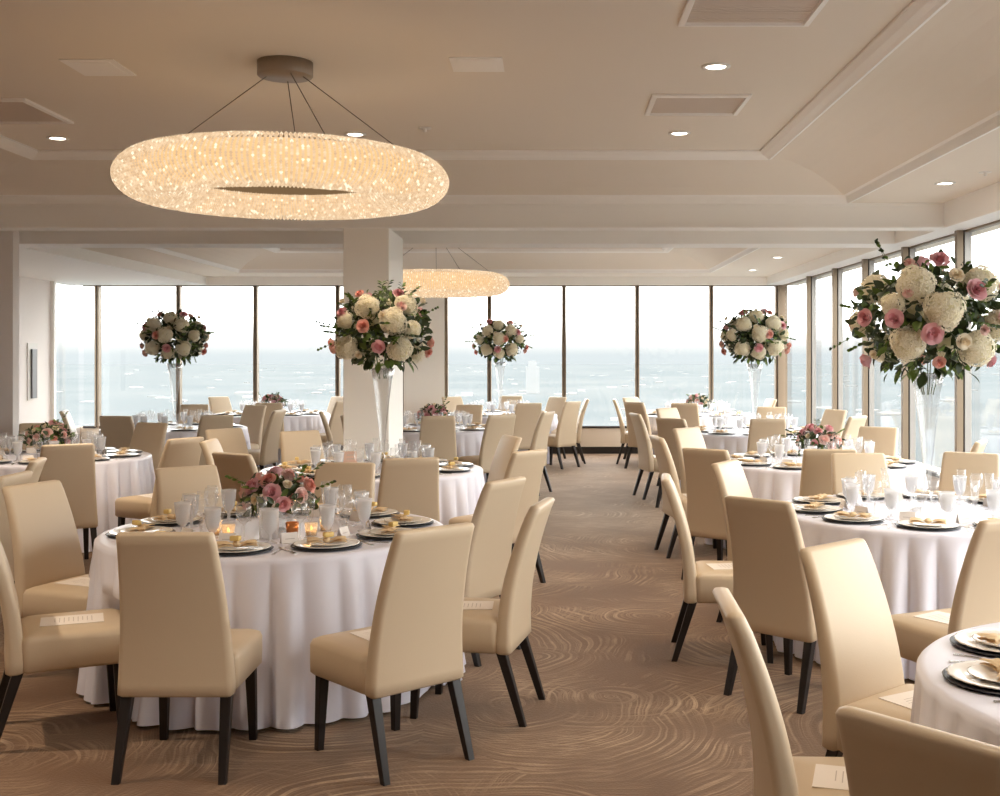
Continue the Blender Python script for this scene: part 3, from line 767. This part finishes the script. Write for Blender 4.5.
def tall_bouquet(x, y, seed, hy, ro, label, rx=.40, rz=.33, zc=1.88):
    rn = random.Random(seed)
    root = link('flower_bouquet', None, loc=(x, y, zc)); tag(root, label, 'bouquet', 'tall rose and hydrangea bouquets')
    fo = foliage_mesh(rx * .96, rz * .96, 760, seed, .08)
    for k in range(26):                                             # leaves hanging at the vase mouth
        a = rn.uniform(0, 2 * pi); q = rn.uniform(.08, .24); add_leaf(fo, Vector((q * cos(a), q * sin(a), -rz * rn.uniform(.72, .9))), Vector((cos(a) * rn.uniform(.3, 1.4), sin(a) * rn.uniform(.3, 1.4), -1)), Vector((cos(a), sin(a), .3)), rn.uniform(.06, .11), rn.uniform(.035, .055), k % 2)
    f = link('foliage', fo.mesh('foliage', [M['leaf'], M['leaf2']]), root); f['kind'] = 'stuff'
    st = MB()
    for k in range(9):
        a = rn.uniform(0, 2 * pi); st.tube([(.08 * cos(a), .08 * sin(a), -rz * .6), (.045 * cos(a), .045 * sin(a), -rz - .02), (.03 * cos(a), .03 * sin(a), -rz - .08)], .003, 5)
    link('stems', st.mesh('stems', [M['stem']]), root)
    def surf(dx, dz, back):
        q = 1 - (dx / rx) ** 2 - (dz / rz) ** 2
        dy = -rx * sqrt(max(0, q)) if not back else rx * sqrt(max(0, q))
        return Vector((dx, dy, dz))
    for back in (False, True):
        for i, (dx, dz, s) in enumerate(hy):
            if back: dx, dz = -dx + rn.uniform(-.03, .03), dz + rn.uniform(-.03, .03)
            p = surf(dx * .93, dz * .93, back); o = link('hydrangea', HYD[i % 3], root, loc=p * .93); o.scale = (s * .9,) * 3
            face_out(o, Vector((p.x, p.y, p.z * 1.2)), rn)
        for i, (dx, dz, s, c) in enumerate(ro):
            if back: dx, dz = -dx + rn.uniform(-.03, .03), dz + rn.uniform(-.03, .03)
            p = surf(dx, dz, back); o = link('rose', ROSE[c], root, loc=p * 1.03); o.scale = (s,) * 3
            face_out(o, p + Vector((0, -.12 if not back else .12, .04)), rn)
            o['label'] = {'pink': 'pink rose', 'blush': 'blush rose', 'coral': 'coral rose', 'ivory': 'ivory bud'}[c]
    return root

HY2 = [(-.19, .21, 1.25), (-.05, .04, 1.3), (.24, .22, 1.2), (.35, -.04, 1.1), (-.24, -.17, 1.15), (.20, -.20, 1.2), (-.33, .08, .8)]
RO2 = [(-.01, .31, 1.25, 'pink'), (.13, .14, 1.35, 'pink'), (-.11, -.09, 1.3, 'pink'), (-.285, -.01, 1.15, 'pink'), (-.40, .0, 1.1, 'pink'), (.30, 0, 1.15, 'pink'),
       (.35, -.23, 1.1, 'pink'), (-.045, -.24, .8, 'coral'), (.17, -.07, .7, 'blush'), (-.22, .13, .7, 'blush'), (.055, -.13, .95, 'ivory'), (.04, .22, .95, 'ivory'), (.33, .17, .75, 'blush'), (-.34, -.2, .6, 'ivory'), (-.16, .3, .7, 'blush')]
HY0 = [(0, .03, 1.15), (-.2, .17, 1.15), (.2, .16, 1.1), (-.22, -.15, 1.15), (.22, -.16, 1.1), (.02, .27, 1.0), (0, -.22, 1.0), (.35, .02, .85), (-.35, .03, .85)]
HY4 = [(-.09, .20, 1.15), (.15, .07, 1.25), (.20, -.17, 1.2), (-.29, -.16, 1.2), (.24, .22, 1.1), (.30, .0, .9), (-.30, .08, .8)]
RO4 = [(-.27, .12, 1.1, 'pink'), (-.09, .02, 1.15, 'coral'), (.02, -.13, 1.15, 'pink'), (.14, .27, 1.1, 'pink'), (.18, .17, .9, 'blush'), (.35, -.17, 1.0, 'coral'), (-.39, -.10, 1.0, 'coral'),
       (-.16, .27, .9, 'coral'), (.05, .1, .7, 'ivory'), (-.31, .22, .7, 'ivory'), (-.14, -.19, .7, 'ivory'), (.06, .04, .6, 'ivory')]

def low_bouquet(x, y, seed, label, sc=1.0, warm=False):
    rn = random.Random(seed); root = link('rose_centerpiece', None, loc=(x, y, .752)); tag(root, label, 'flower arrangement', 'low rose centerpieces')
    mb = MB(); L = [rrect(.11, .11, 0, 0, z, .01, 2) for z in (0, .09)]; L.append(rrect(.10, .10, 0, 0, .09, .008, 2)); L.append(rrect(.10, .10, 0, 0, .006, .008, 2)); mb.loops(L, smooth=False)
    link('glass_cube', mb.mesh('glass_cube', [M['vase']]), root)
    fo = foliage_mesh(.17, .11, 230, seed, .055, -.45)
    fo.v = [(a, b, c + .15) for a, b, c in fo.v]
    f = link('foliage', fo.mesh('foliage', [M['leaf'], M['leaf2']]), root); f['kind'] = 'stuff'
    n = 22
    for i in range(n):
        z = 1 - 1.25 * (i + .5) / n; ph = i * 2.39996 + seed; q = sqrt(1 - z * z); d = Vector((q * cos(ph), q * sin(ph), z))
        k = rn.uniform(.9, 1.15); p = Vector((d.x * .145 * k, d.y * .145 * k, d.z * .11 * k + .155))
        c = rn.choice(('pink', 'pink', 'blush', 'blush', 'ivory', 'ivory') if not warm else ('pink', 'coral', 'blush', 'blush', 'ivory'))
        o = link('rose', ROSE[c], root, loc=p); o.scale = (rn.uniform(.65, 1.0) * (.6 if c == 'ivory' else 1),) * 3; face_out(o, d, rn)
        o['label'] = {'pink': 'pink rose', 'blush': 'blush rose', 'coral': 'coral rose', 'ivory': 'ivory bud'}[c]
    root.scale = (sc,) * 3
    return root

# ------------------------------------------------------------------ lay out every table
ZT = .752
def item(name, me, x, y, z, rz, label, cat, group, children=()):
    o = link(name, me, loc=(x, y, z), rz=rz); tag(o, label, cat, group)
    for cn, cme, off in children: link(cn, cme, o, loc=off)
    return o
SHORT = {'rose': 'candlelit rose table', 'vase': 'tall-vase table by the glass wall', 'corner': 'cropped corner table', 'column': 'tall-vase table by the column', 'side': 'rose-bowl table by side windows',
         'third': 'tall-vase table in far bay', 'farrose': 'rose-bowl table at far glass corner', 'farvase': 'tall-vase table at end windows', 'behind': 'rose-bowl table behind the column',
         'dim': 'rose-bowl table before wall stub', 'leftvase': 'tall-vase table past wall stub', 'cornerrose': 'rose-bowl table in far end corner'}
for ti, (key, desc, tx, ty, ph0, cp, chs) in enumerate(TABLES):
    sh = SHORT[key]
    placed = []; taken = set()
    order = sorted(chs, key=lambda c: -((c[0] - tx) ** 2 + (c[1] - ty) ** 2) * 0)
    for rx, ry, face in order:
        h = hour_of(rx - tx, ry - ty)
        if h in taken:
            a = (90 - math.degrees(atan2(ry - ty, rx - tx))) / 30 % 12
            cand = sorted(range(12), key=lambda q: min(abs(q - a), 12 - abs(q - a)))
            h = next(q for q in cand if q not in taken)
        taken.add(h)
        if face is None: face = (tx - rx, ty - ry)
        fy = face[1] / sqrt(face[0] ** 2 + face[1] ** 2)
        look = 'back to camera' if fy > .6 else ('facing camera' if fy < -.5 else 'side-on')
        c = place_chair(rx, ry, face, 'cream leather chair, %s, %s o\'clock seat, %s' % (look, HOURS[h], sh), 'chairs at the ' + sh)
        placed.append(c)
        if key in ('rose', 'vase', 'corner', 'column', 'side', 'dim'):
            p = item('programme_card', PGM, c[0] + c[2] * .06, c[1] + c[3] * .06, .4815, atan2(-c[2], c[3]) + random.uniform(-.25, .25), 'white printed programme on the %s o\'clock chair, %s' % (HOURS[h], sh), 'programme', 'programmes on the chairs')
    if tf0 is None: t = tf0 = table_frame(); t.location = (tx, ty, 0)
    else: t = dup(tf0, (tx, ty, 0))
    tag(t, 'round banquet table under the satin cloth, ' + desc, 'table', 'round banquet tables')
    cl = link('tablecloth', cloth_mesh(tx, ty, placed, 100 + ti), loc=(tx, ty, 0)); tag(cl, 'floor-length pale satin cloth on the ' + desc, 'tablecloth', 'satin tablecloths')
    near = ty < 11.5
    ns = 10
    for k in range(ns):
        a = radians(ph0 + 36 * k); ca, sa = cos(a), sin(a); hr = HOURS[hour_of(ca, sa)]
        px, py = tx + .665 * ca, ty + .665 * sa; rz = a - pi / 2 + pi
        w = "%s o'clock place, %s" % (hr, sh)
        item('charger_plate', TW['charger'], px, py, ZT, rz, 'dark navy charger at the ' + w, 'charger plate', 'dark chargers on the ' + sh)
        item('dinner_plate', TW['plate'], px, py, ZT + .0055, rz, 'white scalloped dinner plate, ' + w, 'plate', 'dinner plates on the ' + sh)
        item('salad_plate', TW['salad'], px, py, ZT + .0108, rz, 'small ivory plate topmost, ' + w, 'plate', 'salad plates on the ' + sh)
        item('folded_napkin', TW['napkin'], px, py, ZT + .0175, rz + random.uniform(-.5, .5), 'champagne knotted napkin, ' + w, 'napkin', 'napkins on the ' + sh)
        if key in ('rose', 'column'):
            item('favour_box', TW['favour'], px + .02 * ca, py + .02 * sa, ZT + .050, rz + random.uniform(-.6, .6), 'tiny gold favour on the napkin, ' + w, 'favour', 'favours on the ' + sh)
        def at(r, da): b = a + radians(da); return tx + r * cos(b), ty + r * sin(b)
        j = random.uniform(-.012, .012)
        x_, y_ = at(.465 + j, 12); item('water_goblet', TW['goblet'], x_, y_, ZT, 0, 'water goblet with ice, ' + w, 'goblet', 'water goblets on the ' + sh, [('iced_water', TW['water'], (0, 0, 0))])
        x_, y_ = at(.43 + j, -5); item('wine_glass', TW['wine'], x_, y_, ZT, 0, 'empty clear wine glass, ' + w, 'wine glass', 'wine glasses on the ' + sh)
        x_, y_ = at(.375 - j, 5); item('champagne_flute', TW['flute'], x_, y_, ZT, 0, 'slim clear champagne flute, ' + w, 'champagne flute', 'flutes on the ' + sh)
        if near:
            x_, y_ = at(.475, -13); item('place_card', TW['card'], x_, y_, ZT, a + pi / 2, 'small white tent card, ' + w, 'place card', 'place cards on the ' + sh)
            x_, y_ = at(.69, 16.5); item('dinner_fork', TW['fork'], x_, y_, ZT, rz, 'silver dinner fork, ' + w, 'fork', 'forks on the ' + sh)
            x_, y_ = at(.69, -16.5); item('table_knife', TW['knife'], x_, y_, ZT, rz, 'silver table knife, ' + w, 'knife', 'knives on the ' + sh)
    if cp == 'tall':
        v = link('trumpet_vase', VASEM, loc=(tx + (.08 if key == 'column' else 0), ty, ZT)); tag(v, 'tall clear glass trumpet vase on the ' + desc, 'vase', 'trumpet vases')
        lab = 'large bouquet of cream hydrangeas and pink roses above the ' + sh
        if key == 'vase': tall_bouquet(tx, ty, 21, HY2, RO2, lab, .44, .36, 1.87)
        elif key == 'column': tall_bouquet(tx + .08, ty, 22, HY4, RO4, lab, .38, .31, 1.86)
        else:
            rn = random.Random(ti)
            fl_ = -1 if ti % 2 else 1
            tall_bouquet(tx, ty, 30 + ti, [(fl_ * a, b, c) for a, b, c in HY0], [(fl_ * a, b, c, d) for a, b, c, d in (RO4 if ti % 3 else RO2)], lab, .39, .30, 1.88)
    elif cp == 'low':
        low_bouquet(tx + .02, ty - .02, 60 + ti, 'low cube of pink and ivory roses, ' + desc, 1.08, key in ('rose', 'dim'))

for i, (rx, ry, face) in enumerate(EXTRA):
    place_chair(rx, ry, face, ['cream leather chair turned away behind the side-on chair, further back of two', 'cream leather chair just behind the side-on chair of the candlelit rose table'][i], 'chairs of a table outside the frame')

# candles, water jug and sign on single tables
def votive(x, y, m, label):
    root = link('votive_candle', None, loc=(x, y, ZT)); tag(root, label, 'candle', 'votive candles')
    mb = MB(); mb.lathe([(.001, .001), (.027, .001), (.028, 0), (.034, .065), (.0325, .065), (.026, .005)], 20); link('holder', mb.mesh('holder', [M[m]]), root)
    mb = MB(); mb.lathe([(.001, .006), (.024, .006), (.026, .026), (.001, .026)], 16); link('wax', mb.mesh('wax', [M['wax']]), root)
    mb = MB(); mb.lathe([(.001, .027), (.005, .033), (.0055, .038), (.001, .052)], 10); link('flame', mb.mesh('flame', [M['flame']]), root)
    l = bpy.data.lights.new('candle_light', 'POINT'); l.energy = .05; l.color = (1, .6, .28); l.shadow_soft_size = .01
    o = bpy.data.objects.new('candle_light', l); COL.objects.link(o); o.parent = root; o.location = (0, 0, .06)
tx, ty = TABLES[0][2:4]
for dx, dy, m, s in [(-.26, -.20, 'votive', 'lit glass votive beside the pink roses, further from the aisle'), (-.17, -.28, 'votive', 'lit glass votive in front of the pink rose centerpiece'),
                     (.23, -.22, 'votive', 'lit glass votive on the aisle side of the rose centerpiece'), (.13, -.20, 'copper', 'copper votive holder against the rose centerpiece'), (.27, -.05, 'votive', 'lit glass votive behind the aisle-side votive')]:
    votive(tx + dx, ty + dy, m, s)
mb = MB(); L = [rrect(.09, .05, 0, 0, z, .01, 2) for z in (0, .15)]; L.append(rrect(.086, .046, 0, 0, .15, .009, 2)); L.append(rrect(.086, .046, 0, 0, .006, .009, 2)); mb.loops(L, smooth=False)
item('glass_vase', mb.mesh('glass_vase', [M['gob']]), tx + .04, ty - .31, ZT, 0, 'square frosted glass holder in front of the pink rose centerpiece', 'glass holder', None)
tx, ty = TABLES[3][2:4]
mb = MB(); mb.add([(-.05, 0, 0), (.05, 0, 0), (.05, .04, .15), (-.05, .04, .15), (-.05, .004, 0), (.05, .004, 0), (.05, .044, .15), (-.05, .044, .15)], [(0, 1, 2, 3), (7, 6, 5, 4), (0, 4, 5, 1), (3, 2, 6, 7), (0, 3, 7, 4), (1, 5, 6, 2)], 0, False)
mb.add([(-.05, .04, .148), (.05, .04, .148), (.05, .09, 0), (-.05, .09, 0)], [(0, 1, 2, 3)], 0, False)
for i in range(4): mb.add([(-.03, .0265 * (.028 + i * .03) / .1 - .0006, .028 + i * .03), (.03, .0265 * (.028 + i * .03) / .1 - .0006, .028 + i * .03), (.03, .0265 * (.034 + i * .03) / .1 - .0006, .034 + i * .03), (-.03, .0265 * (.034 + i * .03) / .1 - .0006, .034 + i * .03)], [(0, 1, 2, 3)], 1, False)
item('table_sign', mb.mesh('table_sign', [M['paper_pink'], M['ink']]), tx - .14, ty - .18, ZT, .35, 'small blush tent card beside the vase before the column', 'table sign', None)

# ------------------------------------------------------------------ sky, camera, output
w = bpy.data.worlds.new('sky'); scene.world = w; w.use_nodes = True
nt = w.node_tree; nt.nodes.clear(); N = nt.nodes.new; L_ = nt.links.new
tc = N('ShaderNodeTexCoord'); sp_ = N('ShaderNodeSeparateXYZ'); rp = N('ShaderNodeValToRGB'); bg = N('ShaderNodeBackground'); ow = N('ShaderNodeOutputWorld')
L_(tc.outputs['Generated'], sp_.inputs[0]); L_(sp_.outputs['Z'], rp.inputs[0])
e = rp.color_ramp; e.elements[0].position = 0; e.elements[0].color = (.107, .114, .117, 1)
e.elements[1].position = .07; e.elements[1].color = (.97, .955, .93, 1)
e.elements.new(.003).color = (.118, .122, .122, 1); e.elements.new(.009).color = (.145, .145, .143, 1); e.elements.new(.014).color = (.17, .168, .163, 1); e.elements.new(.03).color = (.93, .925, .91, 1)
L_(rp.outputs[0], bg.inputs[0]); bg.inputs[1].default_value = 3.5; L_(bg.outputs[0], ow.inputs[0])

cam = bpy.data.cameras.new('camera'); co = bpy.data.objects.new('camera', cam); COL.objects.link(co)
co.location = (0, 0, H); co.rotation_euler = (pi / 2, 0, 0)
cam.sensor_width = 36; cam.lens = 1150 / 1000 * 36; cam.clip_end = 20000; cam.clip_start = .05
cam.shift_x = -(550 - 500) / 1000; cam.shift_y = (355 - 398) / 1000
cam.dof.use_dof = False
scene.camera = co
scene.view_settings.view_transform = 'Standard'; scene.view_settings.look = 'None'
scene.view_settings.exposure = 1.24; scene.view_settings.gamma = 1; scene.view_settings.use_curve_mapping = False
scene.cycles.use_denoising = True
scene.cycles.max_bounces = 8; scene.cycles.diffuse_bounces = 5; scene.cycles.transparent_max_bounces = 24
scene.cycles.caustics_reflective = False; scene.cycles.caustics_refractive = False
scene.cycles.sample_clamp_indirect = 6
